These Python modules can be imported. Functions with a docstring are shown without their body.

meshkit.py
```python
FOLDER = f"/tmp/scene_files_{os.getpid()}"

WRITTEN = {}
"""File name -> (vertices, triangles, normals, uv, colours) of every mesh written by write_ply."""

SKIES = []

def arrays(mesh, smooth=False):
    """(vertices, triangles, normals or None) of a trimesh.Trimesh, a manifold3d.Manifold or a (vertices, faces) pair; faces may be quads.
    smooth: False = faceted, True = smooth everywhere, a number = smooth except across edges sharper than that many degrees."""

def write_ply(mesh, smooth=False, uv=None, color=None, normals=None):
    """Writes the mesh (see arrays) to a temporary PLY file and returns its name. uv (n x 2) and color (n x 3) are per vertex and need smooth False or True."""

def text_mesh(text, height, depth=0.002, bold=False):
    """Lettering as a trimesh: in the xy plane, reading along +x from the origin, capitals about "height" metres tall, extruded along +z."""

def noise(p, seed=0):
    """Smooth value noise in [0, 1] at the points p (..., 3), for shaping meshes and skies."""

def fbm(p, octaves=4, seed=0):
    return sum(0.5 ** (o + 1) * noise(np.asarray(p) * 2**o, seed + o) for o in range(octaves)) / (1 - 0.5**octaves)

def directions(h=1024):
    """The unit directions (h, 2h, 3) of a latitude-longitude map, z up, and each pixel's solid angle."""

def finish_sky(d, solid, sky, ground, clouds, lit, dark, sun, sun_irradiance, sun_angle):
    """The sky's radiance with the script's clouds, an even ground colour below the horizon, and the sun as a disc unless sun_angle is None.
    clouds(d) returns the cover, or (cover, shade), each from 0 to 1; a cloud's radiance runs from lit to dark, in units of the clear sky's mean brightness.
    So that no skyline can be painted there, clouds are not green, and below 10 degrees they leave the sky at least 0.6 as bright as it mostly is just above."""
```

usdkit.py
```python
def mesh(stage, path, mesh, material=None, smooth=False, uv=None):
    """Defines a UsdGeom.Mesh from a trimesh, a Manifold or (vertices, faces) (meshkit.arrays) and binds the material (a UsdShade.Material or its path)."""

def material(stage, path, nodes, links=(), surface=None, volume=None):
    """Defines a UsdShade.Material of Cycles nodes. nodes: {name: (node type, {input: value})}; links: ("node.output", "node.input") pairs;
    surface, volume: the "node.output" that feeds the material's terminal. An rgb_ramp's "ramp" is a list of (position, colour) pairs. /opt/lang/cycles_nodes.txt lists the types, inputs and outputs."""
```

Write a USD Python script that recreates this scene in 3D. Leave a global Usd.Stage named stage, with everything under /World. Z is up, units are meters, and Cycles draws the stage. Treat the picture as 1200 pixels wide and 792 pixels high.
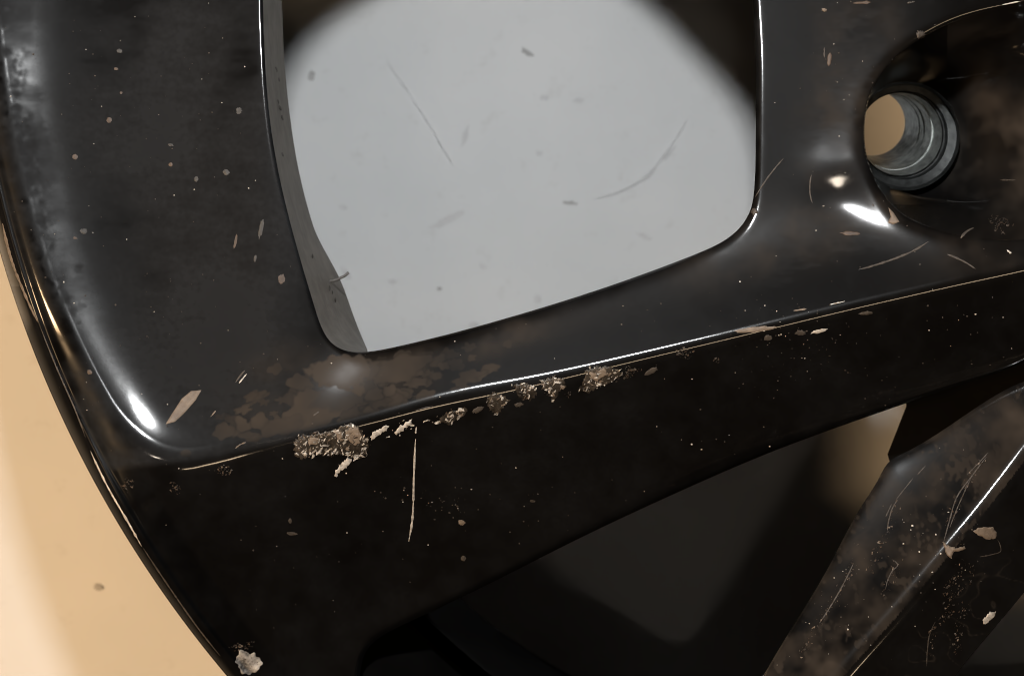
import math, numpy as np, usdkit, meshkit, shapely
from shapely.geometry import Polygon, Point, LineString
from scipy.spatial import Delaunay, cKDTree
from scipy.interpolate import CubicSpline, PchipInterpolator
from scipy.ndimage import gaussian_filter, map_coordinates
from pxr import Usd, UsdGeom, UsdLux, UsdShade, Gf, Sdf, Vt

stage = Usd.Stage.CreateInMemory()
UsdGeom.SetStageUpAxis(stage, UsdGeom.Tokens.z)
UsdGeom.SetStageMetersPerUnit(stage, 1.0)
UsdGeom.Xform.Define(stage, '/World')
UsdGeom.Scope.Define(stage, '/World/Looks')
MM = 0.001
S = 0.155            # millimetres per unit of the wheel drawing (in the plane of the wheel face)
D = 260.0            # camera height above the wheel face, mm
H = 200.0            # wheel width: the floor lies this far below the face, mm

# ------------------------------------------------------------------ camera
cam = UsdGeom.Camera.Define(stage, '/World/camera')
cam.AddTranslateOp().Set((0, 0, D * MM))
half = 600 * S / D
cam.CreateHorizontalApertureAttr(24.0)
cam.CreateVerticalApertureAttr(24.0 * 675 / 1024)
cam.CreateFocalLengthAttr(12.0 / half)
cam.CreateClippingRangeAttr(Gf.Vec2f(0.01, 50))
cam.CreateFStopAttr(20.0)
cam.CreateFocusDistanceAttr((D + 3) * MM)
cam.CreateExposureAttr(0.0)

# ------------------------------------------------------------------ light
dome = UsdLux.DomeLight.Define(stage, '/World/room_glow')
dome_m = usdkit.material(stage, '/World/Looks/room_air', {
    'tc': ('texture_coordinate', {}), 'n': ('noise_texture', {'scale': 1.7, 'detail': 2.0}),
    'r': ('rgb_ramp', {'ramp': [(0.35, (0.10, 0.072, 0.052)), (0.65, (0.62, 0.45, 0.32))]}),
    'b': ('background_shader', {'strength': 0.065})},
    [('tc.generated', 'n.vector'), ('n.fac', 'r.fac'), ('r.color', 'b.color')], surface='b.background')
UsdShade.MaterialBindingAPI.Apply(dome.GetPrim()).Bind(dome_m)

def rect_light(name, pos, aim, w, h, color, intensity, roll=0):
    l = UsdLux.RectLight.Define(stage, '/World/' + name)
    l.CreateWidthAttr(w); l.CreateHeightAttr(h)
    l.CreateColorAttr(Gf.Vec3f(*color)); l.CreateIntensityAttr(intensity)
    z = np.array(pos, float) - np.array(aim, float); z /= np.linalg.norm(z)
    up = np.array([0, 1.0, 0]) if abs(z[1]) < .9 else np.array([1.0, 0, 0])
    x = np.cross(up, z); x /= np.linalg.norm(x); y = np.cross(z, x)
    c, s_ = math.cos(roll), math.sin(roll)
    x, y = c * x + s_ * y, c * y - s_ * x
    m = Gf.Matrix4d(*x, 0, *y, 0, *z, 0, *map(float, pos), 1)
    l.AddTransformOp().Set(m)
    return l
flash = rect_light('camera_flash', (-.005, .116, D * MM), (0.0, 0.055, -.2), .016, .011, (0.975, 0.992, 1.0), 1950)
shape = UsdLux.ShapingAPI.Apply(flash.GetPrim()); shape.CreateShapingConeAngleAttr(40.0)
rect_light('warm_lamp', (-.90, -.215, 1.05), (0, 0, -.1), .22, .22, (1.0, .655, .35), 130)
rect_light('ceiling_lamp', (-.205, -.025, 1.75), (0, 0, 0), .075, .055, (1.0, .86, .70), 42, roll=.35)
rect_light('side_lamp', (.60, -.87, 1.6), (0, 0, 0), 1.0, .06, (1.0, .74, .48), 24)

# ------------------------------------------------------------------ helpers
count = {}
def numbered(path):
    k = count.get(path, 0); count[path] = k + 1
    return path if k == 0 else f'{path}_{k:03d}'

def say(p, **kw):
    for k, v in kw.items():
        p.SetCustomDataByKey(k, v)

def put(path, v, f, mat, normals=None, smooth=False, prim=None, data=None):
    path = numbered(path)
    if normals is None:
        m = usdkit.mesh(stage, path, (np.asarray(v) * MM, f), mat, smooth=smooth)
    else:
        m = usdkit.mesh(stage, path, (np.asarray(v) * MM, f), mat)
        m.CreateNormalsAttr(Vt.Vec3fArray.FromNumpy(normals.astype(np.float32)))
        m.SetNormalsInterpolation('vertex')
    for k, a in (data or {}).items():
        UsdGeom.PrimvarsAPI(m).CreatePrimvar(k, Sdf.ValueTypeNames.FloatArray, 'vertex').Set(Vt.FloatArray.FromNumpy(a.astype(np.float32)))
    return m.GetPrim()

def back(u, v, z):
    """The point of the wheel at height z (mm) whose drawing coordinates are u, v."""
    k = (D - z) / D * S
    return np.stack([(u - 600) * k, (396 - v) * k, z + 0 * u], -1)

def grid_noise(seed, sigma, pad=1):
    """Smooth noise over the drawing, sampled at (u, v); about -1..1."""
    g = gaussian_filter(np.random.default_rng(seed).standard_normal((256, 256)), 1.6, mode='wrap')
    g /= g.std()
    def f(u, v):
        return map_coordinates(g, [np.asarray(v) / sigma * 3 + 1000, np.asarray(u) / sigma * 3 + 1000], order=3, mode='grid-wrap')
    return f
NZ = {s: grid_noise(s, s) for s in (4, 7, 14, 30, 60, 120)}
def fbm(u, v, a, seed=0):
    o = 37.3 * seed
    return NZ[a](u + o, v - 2 * o) * .6 + NZ[{120: 60, 60: 30, 30: 14, 14: 7, 7: 4, 4: 4}[a]](u - o, v + o) * .3 + NZ[{120: 30, 60: 14, 30: 7, 14: 4, 7: 4, 4: 4}[a]](u + 3 * o, v) * .2

def ss(x, a, b):
    t = np.clip((x - a) / (b - a), 0, 1); return t * t * (3 - 2 * t)
def smin(a, b, k):
    h = np.maximum(k - np.abs(a - b), 0) / k
    return np.minimum(a, b) - h * h * k * .25
def smax(a, b, k): return -smin(-a, -b, k)

# ------------------------------------------------------------------ materials
def M(name, *a, **k): return usdkit.material(stage, '/World/Looks/' + name, *a, **k)
def paint(name, base=(.0022, .0021, .0021), rough=.33):
    return M(name, {
        'dust': ('attribute', {'attribute': 'dust'}), 'stain': ('attribute', {'attribute': 'stain'}), 'scuff': ('attribute', {'attribute': 'scuff'}), 'sp0': ('math', {'math_type': 'multiply_add', 'value2': -1.0, 'value3': 1.0, 'use_clamp': True}), 'spm': ('math', {'math_type': 'multiply'}),
        'g': ('geometry', {}),
        'fine': ('noise_texture', {'scale': 900.0, 'detail': 3.0}),
        'fr': ('map_range', {'from_min': .35, 'from_max': .75, 'to_min': .8, 'to_max': 1.2}),
        'dm': ('math', {'math_type': 'multiply'}),
        'mix1': ('mix_color', {'a': base, 'b': (.0125, .0136, .0152)}),
        'mix2': ('mix_color', {'b': (.040, .0338, .0285)}),
        'rgh': ('math', {'math_type': 'multiply_add', 'value2': .35, 'value3': rough}),
        'cr': ('math', {'math_type': 'multiply_add', 'value2': .0, 'value3': .08}),
        'pit': ('noise_texture', {'scale': 260.0, 'detail': 2.0}),
        'bmp': ('bump', {'strength': .012, 'distance': .0006}),
        'sl': ('math', {'math_type': 'multiply_add', 'value2': -.032, 'value3': .036}), 'ss': ('math', {'math_type': 'multiply_add', 'value2': .012}), 'rs': ('math', {'math_type': 'multiply_add', 'value2': -.10}), 'sp': ('math', {'math_type': 'multiply_add', 'value2': -1.15, 'value3': 1.0, 'use_clamp': True}),
        'p': ('principled_bsdf', {'coat_ior': 1.5})},
        [('g.position', 'fine.vector'), ('g.position', 'pit.vector'), ('fine.fac', 'fr.value'),
         ('dust.fac', 'dm.value1'), ('fr.result', 'dm.value2'), ('dm.value', 'mix1.fac'), ('mix1.result', 'mix2.a'), ('stain.fac', 'mix2.fac'),
         ('mix2.result', 'p.base_color'), ('dust.fac', 'rgh.value1'), ('rs.value', 'p.roughness'),
         ('stain.fac', 'sp.value1'), ('stain.fac', 'sl.value1'), ('sl.value', 'ss.value3'), ('scuff.fac', 'ss.value1'), ('ss.value', 'p.specular_ior_level'), ('scuff.fac', 'rs.value1'), ('rgh.value', 'rs.value3'), ('scuff.fac', 'sp0.value1'), ('sp.value', 'spm.value1'), ('sp0.value', 'spm.value2'), ('spm.value', 'p.coat_weight'), ('stain.fac', 'cr.value1'), ('cr.value', 'p.coat_roughness'),
         ('pit.fac', 'bmp.height'), ('bmp.normal', 'p.normal'), ('bmp.normal', 'p.coat_normal')], surface='p.BSDF')
black = paint('black_paint')
def rough_mat(name, c1, c2, scale, rough=.6, metal=0.0, bump=.4, dist=.0006, spec=.5):
    return M(name, {'g': ('geometry', {}), 'n': ('noise_texture', {'scale': scale, 'detail': 5.0, 'roughness': .65}),
                    'r': ('rgb_ramp', {'ramp': [(.32, c1), (.68, c2)]}), 'b': ('bump', {'strength': bump, 'distance': dist}),
                    'p': ('principled_bsdf', {'roughness': rough, 'metallic': metal, 'specular_ior_level': spec})},
             [('g.position', 'n.vector'), ('n.fac', 'r.fac'), ('r.color', 'p.base_color'), ('n.fac', 'b.height'), ('b.normal', 'p.normal')], surface='p.BSDF')
dusty_wall = rough_mat('dusty_grey_primer', (.095, .087, .076), (.165, .150, .132), 220, .55, 0, .3)
bare_metal = rough_mat('bare_metal', (.016, .0145, .013), (.60, .57, .53), 430, .4, .3, .9)
chip_dark = rough_mat('chip_dark', (.006, .005, .004), (.075, .063, .052), 420, .42, .5, .9)
tan_primer = rough_mat('tan_primer', (.10, .078, .060), (.17, .135, .105), 700, .6, 0, .4)
pale_scratch = rough_mat('pale_scratch', (.24, .225, .205), (.66, .63, .59), 1500, .5, .2, .3)
dim_scratch = rough_mat('dim_scratch', (.016, .0135, .0115), (.060, .050, .042), 1500, .6, 0, .3)
dim_speck = rough_mat('dim_speck', (.012, .0115, .011), (.036, .034, .032), 1500, .6, 0, .3)
brown_mark = rough_mat('brown_mark', (.028, .018, .012), (.07, .045, .03), 800, .6, 0, .2)
barrel_m = rough_mat('barrel_black', (.0015, .0014, .0013), (.0035, .0032, .003), 60, .85, 0, .1, spec=.02)
flange_m = rough_mat('dark_seat_ring', (.012, .013, .013), (.05, .053, .052), 500, .5, .6, .2)
rear_black = rough_mat('rear_black', (.0015, .0014, .0013), (.004, .0036, .0032), 60, .6, 0, .1, spec=.05)
steel = M('turned_steel', {'g': ('geometry', {}), 'n': ('noise_texture', {'scale': 700.0, 'detail': 4.0}),
        'r': ('rgb_ramp', {'ramp': [(.3, (.20, .215, .205)), (.7, (.42, .44, .425))]}), 'b': ('bump', {'strength': .25, 'distance': .0003}),
        'p': ('principled_bsdf', {'metallic': .85, 'roughness': .5})},
        [('g.position', 'n.vector'), ('n.fac', 'r.fac'), ('r.color', 'p.base_color'), ('n.fac', 'b.height'), ('b.normal', 'p.normal')], surface='p.BSDF')
floor_m = M('white_floor', {'g': ('geometry', {}), 'n': ('noise_texture', {'scale': 14.0, 'detail': 4.0}), 'n2': ('noise_texture', {'scale': 95.0, 'detail': 6.0, 'roughness': .7}),
        'r': ('rgb_ramp', {'ramp': [(.3, (.70, .715, .72)), (.7, (.79, .79, .79))]}),
        'r2': ('rgb_ramp', {'ramp': [(.25, (.90, .89, .88)), (.42, (1, 1, 1))]}),
        'm': ('mix_color', {'blend_type': 'multiply', 'fac': 1.0}), 'p': ('principled_bsdf', {'roughness': .55})},
        [('g.position', 'n.vector'), ('g.position', 'n2.vector'), ('n.fac', 'r.fac'), ('n2.fac', 'r2.fac'), ('r.color', 'm.a'), ('r2.color', 'm.b'), ('m.result', 'p.base_color')], surface='p.BSDF')
smudge_m = rough_mat('grey_smudge', (.38, .375, .37), (.54, .535, .53), 900, .7, 0, .1)
smudge_pale = rough_mat('pale_smudge', (.62, .62, .625), (.71, .71, .715), 900, .7, 0, .1)
scuff_faint = rough_mat('faint_scuff', (.64, .645, .65), (.76, .765, .77), 700, .6, 0, .05)
smudge_dark = rough_mat('dark_crumb', (.05, .045, .04), (.16, .15, .14), 900, .8, 0, .3)

# ------------------------------------------------------------------ floor
fl = UsdGeom.Xform.Define(stage, '/World/floor').GetPrim()
say(fl, label='pale white floor under the wheel, scuffed with grey smudges', category='floor', kind='structure')
put('/World/floor/floor_sheet', [(-1500, -1500, -H), (1500, -1500, -H), (1500, 1500, -H), (-1500, 1500, -H)], [[0, 1, 2], [0, 2, 3]], floor_m)
def floor_at(u, v, z=0):
    p = back(np.asarray(u, float), np.asarray(v, float), np.full(np.shape(u), -H + z)); return p
def blob(cx, cy, rx, ry, rot, seed, rough=.25, n=54):
    r = np.random.default_rng(seed); t = np.linspace(0, 2 * np.pi, n, endpoint=False)
    k = np.ones(n)
    for h in range(2, 13):
        k += .36 * rough * r.normal() / h ** .3 * np.cos(h * t + r.uniform(0, 6.28)) * .8
    x, y = rx * k * np.cos(t), ry * k * np.sin(t)
    return np.stack([cx + x * math.cos(rot) - y * math.sin(rot), cy + x * math.sin(rot) + y * math.cos(rot)], 1)
def ribbon(pts, w, seed=0, jit=.22):
    """outline of a tapering stroke along pts"""
    r = np.random.default_rng(seed); pts = np.asarray(pts, float)
    s = np.r_[0, np.cumsum(np.hypot(*np.diff(pts, axis=0).T))]
    n = max(6, int(s[-1] / 3)); t = np.linspace(0, s[-1], n)
    k = 'linear' if len(pts) < 3 else None
    x, y = (np.interp(t, s, pts[:, 0]), np.interp(t, s, pts[:, 1])) if k else (PchipInterpolator(s, pts[:, 0])(t), PchipInterpolator(s, pts[:, 1])(t))
    dx, dy = np.gradient(x), np.gradient(y); l = np.hypot(dx, dy)
    q = t / t[-1]; ww = w / 2 * np.minimum(1, np.minimum(q, 1 - q) * 6 + .25) * (1 + jit * r.normal(size=n))
    return np.r_[np.stack([x - dy / l * ww, y + dx / l * ww], 1), np.stack([x + dy / l * ww, y - dx / l * ww], 1)[::-1]]
for i_, (u, v, rx, ry, rot, mat) in enumerate(((618, 62, 8, 3, .5, smudge_m), (365, 89, 4, 6, .2, smudge_m), (524, 258, 22, 4, -.5, smudge_pale), (538, 250, 5, 3, -.4, smudge_pale), (668, 238, 9, 2, .1, smudge_m),
        (755, 277, 8, 3, .4, smudge_pale), (632, 180, 4, 3, .3, smudge_pale), (402, 243, 5, 3, 0, smudge_pale), (760, 205, 12, 3, -.8, smudge_pale), (784, 180, 10, 2.5, -.9, smudge_pale),
        (545, 160, 3, 12, .3, smudge_pale), (566, 312, 5, 3, .5, smudge_pale), (115, 688, 5, 4, .3, smudge_m), (460, 330, 5, 3, 0, smudge_pale), (638, 115, 5, 3, 0, smudge_pale), (678, 118, 6, 3, 0, smudge_pale), (405, 320, 4, 9, -.4, smudge_pale),
        (555, 380, 6, 3, -.2, smudge_pale), (630, 350, 4, 5, 0, smudge_pale), (515, 338, 3, 2, 0, smudge_m))):
    o = blob(u, v, rx, ry, rot, int(u * 7 + v), .35)
    p = floor_at(o[:, 0], o[:, 1], .12 + .03 * i_); c = p.mean(0, keepdims=True); n = len(p)
    put('/World/floor/smudge', np.vstack([p, c]), [[i, n, (i + 1) % n] for i in range(n)], mat)
for pts, w in ((((455, 75), (480, 110), (505, 150), (530, 192)), 1.2), (((700, 232), (745, 215), (790, 165), (805, 140)), 1.4)):
    o = ribbon(pts, w, 3, .5); p = floor_at(o[:, 0], o[:, 1], .9 + .03 * w); n = len(p) // 2
    put('/World/floor/scuff', p, [f for i in range(n - 1) for f in ([i, i + 1, 2 * n - 1 - i], [i + 1, 2 * n - 2 - i, 2 * n - 1 - i])], scuff_faint)

# ------------------------------------------------------------------ the wheel: outlines (drawing units)
CU, CV, RO = 1301.0, -83.0, 1355.2
def polar(r, deg):
    a = np.radians(deg); return np.stack([CU - r * np.cos(a), CV + r * np.sin(a)], -1)
def smooth_loop(pts, step=1.5, closed=True):
    pts = np.asarray(pts, float); q = np.vstack([pts, pts[:1]])
    s = np.r_[0, np.cumsum(np.hypot(*np.diff(q, axis=0).T))]
    cs = CubicSpline(np.sqrt(1) * s, q, bc_type='periodic')
    return cs(np.linspace(0, s[-1], int(s[-1] / step), endpoint=False))
W1 = smooth_loop([(308, 0), (310.5, 70), (315.5, 133), (326, 200), (341, 264), (357, 321), (370, 364), (379, 388), (388, 401), (400, 409), (416, 412.5), (432, 412),
    (470, 405), (520, 393), (600, 371), (700, 340), (760, 319), (815, 298), (850, 281), (870, 263), (880, 244), (884, 220), (885.5, 180), (886, 120), (885.5, 60), (883, 10), (881, -40),
    (874, -130), (850, -178), (802, -230), (742, -288), (690, -322), (620, -344), (545, -341), (470, -322), (400, -293), (345, -253), (315, -190), (307, -90)])
W2 = smooth_loop([(423, 800), (423, 782), (427, 767), (434, 756), (446, 746), (480, 728), (560, 690), (680, 630), (800, 574), (900, 531), (1000, 494), (1060, 473), (1130, 449), (1200, 425), (1245, 409), (1262, 410), (1255, 420), (1200, 447),
    (1130, 487), (1057, 532), (1042, 541), (1030, 560), (1010, 592), (967, 671), (933, 727), (893, 794), (850, 866), (820, 900), (790, 922), (755, 928), (680, 906), (580, 880), (480, 835), (440, 815)])
W3 = smooth_loop([(1200, 694), (1160, 742), (1120, 792), (1085, 842), (1056, 880), (1062, 915), (1095, 945), (1200, 960), (1400, 970), (1560, 960), (1625, 935), (1625, 895), (1560, 780), (1500, 640), (1450, 560), (1380, 530), (1300, 570), (1250, 630)], 3)
def sector(a0, a1, r0=520, r1=1130):
    p = [polar(r1, a) for a in np.linspace(a0 + 1, a1 - 1, 8)] + [polar(r, a1) for r in np.linspace(r1 - 60, r0 + 60, 5)] + [polar(r0, a) for a in np.linspace(a1 - 4, a0 + 4, 4)] + [polar(r, a0) for r in np.linspace(r0 + 60, r1 - 60, 5)]
    return np.array(Polygon(p).buffer(-30).buffer(30).segmentize(8).exterior.coords)[:-1]
OTHER = [sector(*a) for a in ((122, 146), (157, 197), (207, 231), (242, 282), (288, 330))]
POCKET = smooth_loop([(1012, 160), (1014, 130), (1021, 106), (1034, 84), (1055, 62), (1082, 43), (1125, 22), (1200, 2), (1290, -4), (1360, 40), (1390, 130), (1350, 230), (1270, 272), (1190, 281), (1130, 277), (1092, 267), (1062, 254), (1040, 234), (1024, 208), (1015, 184)], 1.0)
SEAT = np.array([1061.0, 159.5])
seat_hole = Point(SEAT).buffer(62, 64).intersection(Polygon(POCKET).buffer(-1.2))
outer = polar(RO, np.linspace(0, 360, 2400, endpoint=False))
holes = [Polygon(w).buffer(0) for w in [W1, W2, W3] + OTHER] + [seat_hole]

class Curve:
    """signed distance to a closed loop: positive outside"""
    def __init__(s, loop, step=.7):
        p = np.asarray(Polygon(loop).buffer(0).exterior.segmentize(step).coords)[:-1]
        t = np.roll(p, -1, 0) - np.roll(p, 1, 0); t = gaussian_filter(t, (2, 0), mode='wrap'); t /= np.linalg.norm(t, axis=1, keepdims=True)
        s.n = np.stack([t[:, 1], -t[:, 0]], 1); s.p = p; s.tree = cKDTree(p)
        if Polygon(loop).contains(Point(p[0] + s.n[0] * 2)): s.n = -s.n
    def __call__(s, u, v):
        d, i = s.tree.query(np.stack([u, v], -1))
        along = ((np.stack([u, v], -1) - s.p[i]) * s.n[i]).sum(-1)
        return np.where(np.abs(d) < 4, along, np.sign(along) * d)
cW1, cW2, cPK = Curve(W1), Curve(W2), Curve(POCKET)
cOT = [Curve(w, 4) for w in [W3] + OTHER]

rx = np.array([(-400, 600), (-100, 572), (60, 560), (150, 551), (200, 545.5), (260, 536), (330, 520), (430, 495.5), (500, 477), (600, 455.5), (700, 432), (800, 408), (900, 384), (1000, 360), (1100, 337.5), (1200, 315), (1400, 270), (2800, -60)], float)
ridge = CubicSpline(rx[:, 0], rx[:, 1]); ridge1 = ridge.derivative()
r2 = np.array([(-300, 1960), (360, 1330), (455, 1260), (533, 1200), (598, 1150), (657, 1101), (726, 1042), (790, 985), (840, 944), (900, 900), (1500, 480)], float)
ridge2 = CubicSpline(r2[:, 0], r2[:, 1] + 8); ridge21 = ridge2.derivative()
LAM_L, H0 = 92.0, 6.3

def height(u, v):
    """height of the wheel face in mm over the drawing"""
    rho = np.hypot(u - CU, v - CV); ang = np.degrees(np.arctan2(v - CV, CU - u))
    rc = 1319 - 15 * ss(ang, 17, 28)
    sL = rho - rc
    sS = (v - ridge(u)) / np.sqrt(1 + ridge1(u) ** 2)
    # dished upper face: rises to the rim and to the ridge of the spoke
    soft = lambda e: np.where(e < 0, 60 * np.tanh(e / 60), e)
    eL, eS = soft(-sL), soft(-sS)
    LAM_S = 52 - 20 * ss(u, 190, 420)
    hs = (.34 - .07 * ss(u, 190, 420)) * LAM_S * S
    wS = ss(u, 300, 475)
    dm, cs = 112.0, .355
    def face_s(e): return hs * np.exp(-e / LAM_S) * (1 - wS) + wS * (hs - cs * S * e / (1 + (np.maximum(e, 0) / dm) ** 4) ** .25)
    up = H0 * (np.exp(-eL / LAM_L) - .55) + face_s(eS)
    xs = S * (u - 680); wx = np.where(xs < 0, 14.0, 30.0)      # the spoke is a little hollow along its length
    up = up + .0036 * wx * wx * (np.sqrt(1 + (xs / wx) ** 2) - 1) * ss(u, 150, 480) * (1 - .5 * ss(u, 1100, 1400))
    sd = smax(sL, sS, 75.0)
    k = 1.5 + .9 * np.exp(-((u - 540) / 110) ** 2) + 1.5 * (1 - ss(u, 60, 190)) + 1.0 * np.exp(-((u - 160) / 55) ** 2 - ((v - 505) / 60) ** 2) + 1.6 * np.exp(-((u - 262) / 65) ** 2)
    a, m = 48.0, 1.05
    crest = up + .1
    dn_in = crest - m * sd * S
    dn_out = crest - a * np.tanh(m * np.maximum(sd, 0) * S / a)
    z = smin(up, np.where(sd < 0, dn_in, dn_out), k)
    # second spoke
    s2 = (u - ridge2(v)) / np.sqrt(1 + ridge21(v) ** 2)
    k2 = 4.2 + 0 * v
    a2 = -7 - 15 * np.tanh(.62 * np.maximum(-s2, 0) * S / 15) + .62 * np.maximum(s2, 0) * S
    b2 = -7 - 20 * np.tanh(.8 * np.maximum(s2, 0) * S / 20) + .8 * np.maximum(-s2, 0) * S
    z2 = smin(a2, b2, k2) - .035 * S * (620 - v)
    w = ss((v - (500 - (u - 1060) * .457)), -9, 9) * ss(u, 700, 900) * (1 - ss(u, 1320, 1500))
    w = np.where(v > 460, np.where(u > 640 + 0 * v, w, 0), w)
    z = z * (1 - w) + z2 * w
    # lip
    e = RO - rho
    z = z - 2.6 * np.clip((14 - e) / 14, 0, 1) ** 2 + .3 * np.exp(-((e - 17) / 3.2) ** 2) - .25 * np.exp(-((e - 24) / 4) ** 2)
    # edges of the openings roll over
    d1 = np.maximum(cW1(u, v), 0)
    left = (1 - ss(u, 385, 450)) * ss(v, -200, -100)
    right = ss(u, 770, 840) * (1 - ss(v, 290, 330))
    z = z - (1 - left) * (1.0 * (1 - right) * np.exp(-d1 / 5) + 1.2 * np.exp(-d1 / 2)) - left * .5 * np.exp(-d1 / 1.6)
    d2 = np.maximum(cW2(u, v), 0)
    z = z - (1.2 * np.exp(-d2 / 2.6) + .5 * np.exp(-d2 / 9)) * (1 - .75 * w)
    # raised mouth of the bolt pocket and the pocket
    dp = cPK(u, v)
    lobe = (1 - .55 * ss(u, 1090, 1200)) * (1 - .45 * ss(190 - v, 0, 50))
    out = np.maximum(dp, 0)
    z = z + .10 * S * (215 - v) * np.exp(-((u - 980) ** 2 + (v - 215) ** 2) / 2 / 22 ** 2)
    z = z + lobe * (1.5 * np.exp(-out / 36) - 1.5 * np.exp(-out / 4.5))
    inn = np.maximum(-dp, 0)
    rs = np.hypot(u - SEAT[0], v - SEAT[1])
    dep = 21 + 17 * np.exp(-(np.maximum(rs - 50, 0) / 75) ** 2)
    lw = 5 + 30 * ss(v - 160 + 0 * u, 60, 130) + 26 * ss(160 - v, 40, 100) * ss(u, 1020, 1080) + 20 * ss(u, 1110, 1300)
    z = z - dep * (1 - np.exp(-inn / lw)) * (inn > 0)
    return z

def surface(u, v):
    e = .35
    z = height(u, v)
    p = back(u, v, z)
    pu = back(u + e, v, height(u + e, v)) - back(u - e, v, height(u - e, v))
    pv = back(u, v + e, height(u, v + e)) - back(u, v - e, height(u, v - e))
    n = np.cross(pv, pu); n /= np.maximum(np.linalg.norm(n, axis=1, keepdims=True), 1e-12)
    n[n[:, 2] < 0] *= -1
    return p, n

# ------------------------------------------------------------------ mesh of the face
dom = Polygon(outer)
def frame_box(m): return (-m, 1200 + m, -m, 792 + m)
def lattice(x0, x1, y0, y1, s):
    X, Y = np.meshgrid(np.arange(x0, x1, s), np.arange(y0, y1, s * .866))
    X = X + (np.arange(X.shape[0]) % 2)[:, None] * s * .5
    return np.stack([X.ravel(), Y.ravel()], 1)
FS = 1.6
pts_f = lattice(-24, 1224, -24, 816, FS)
pts_c = lattice(CU - RO, CU + RO, CV - RO, CV + RO, 13)
pts_c = pts_c[~((pts_c[:, 0] > -34) & (pts_c[:, 0] < 1234) & (pts_c[:, 1] > -34) & (pts_c[:, 1] < 826))]
bnd = []
for h in [dom] + holes:
    q = np.asarray(h.exterior.segmentize(1.2 if h is not dom else 1.5).coords)[:-1]
    near = (q[:, 0] > -40) & (q[:, 0] < 1240) & (q[:, 1] > -40) & (q[:, 1] < 832)
    keep = near | (np.arange(len(q)) % 6 == 0)
    bnd.append(q[keep])
bt = cKDTree(np.vstack(bnd))
solid = shapely.difference(dom, shapely.union_all(holes)); shapely.prepare(solid)
pts = []
for p, g in ((pts_f, .75), (pts_c, 5.0)):
    p = p[shapely.contains_xy(solid, p[:, 0], p[:, 1])]
    pts.append(p[bt.query(p)[0] > g])
bu, bs = np.meshgrid(np.arange(120, 1215, 1.4), np.arange(-26, 14.1, .8))      # finer rows along the two ridges
g1 = np.stack([bu.ravel(), (ridge(bu) + bs * np.sqrt(1 + ridge1(bu) ** 2)).ravel()], 1)
bv, bs = np.meshgrid(np.arange(440, 810, 1.4), np.arange(-30, 16.1, .8))
g2 = np.stack([(ridge2(bv) + bs * np.sqrt(1 + ridge21(bv) ** 2)).ravel(), bv.ravel()], 1)
fine = np.vstack([g1, g2]); fine = fine[(fine[:, 1] < 812) & (fine[:, 0] < 1218)]
fine = fine[shapely.contains_xy(solid, fine[:, 0], fine[:, 1])]; fine = fine[bt.query(fine)[0] > .6]
pts = [p[cKDTree(fine).query(p, distance_upper_bound=3)[0] > .9] for p in pts] + [fine]
rings = []
for h, b in zip([dom] + holes, bnd):      # a tighter row of points beside each edge
    pass
P2 = np.vstack(bnd + pts)
P2 = P2 + np.random.default_rng(5).uniform(-1e-4, 1e-4, P2.shape)
tri = Delaunay(P2).simplices
c = P2[tri].mean(1)
tri = tri[shapely.contains_xy(solid, c[:, 0], c[:, 1])]
a_, b_, c_ = P2[tri[:, 0]], P2[tri[:, 1]], P2[tri[:, 2]]
flip = np.cross(b_ - a_, c_ - a_) > 0        # the drawing's v points down
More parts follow.
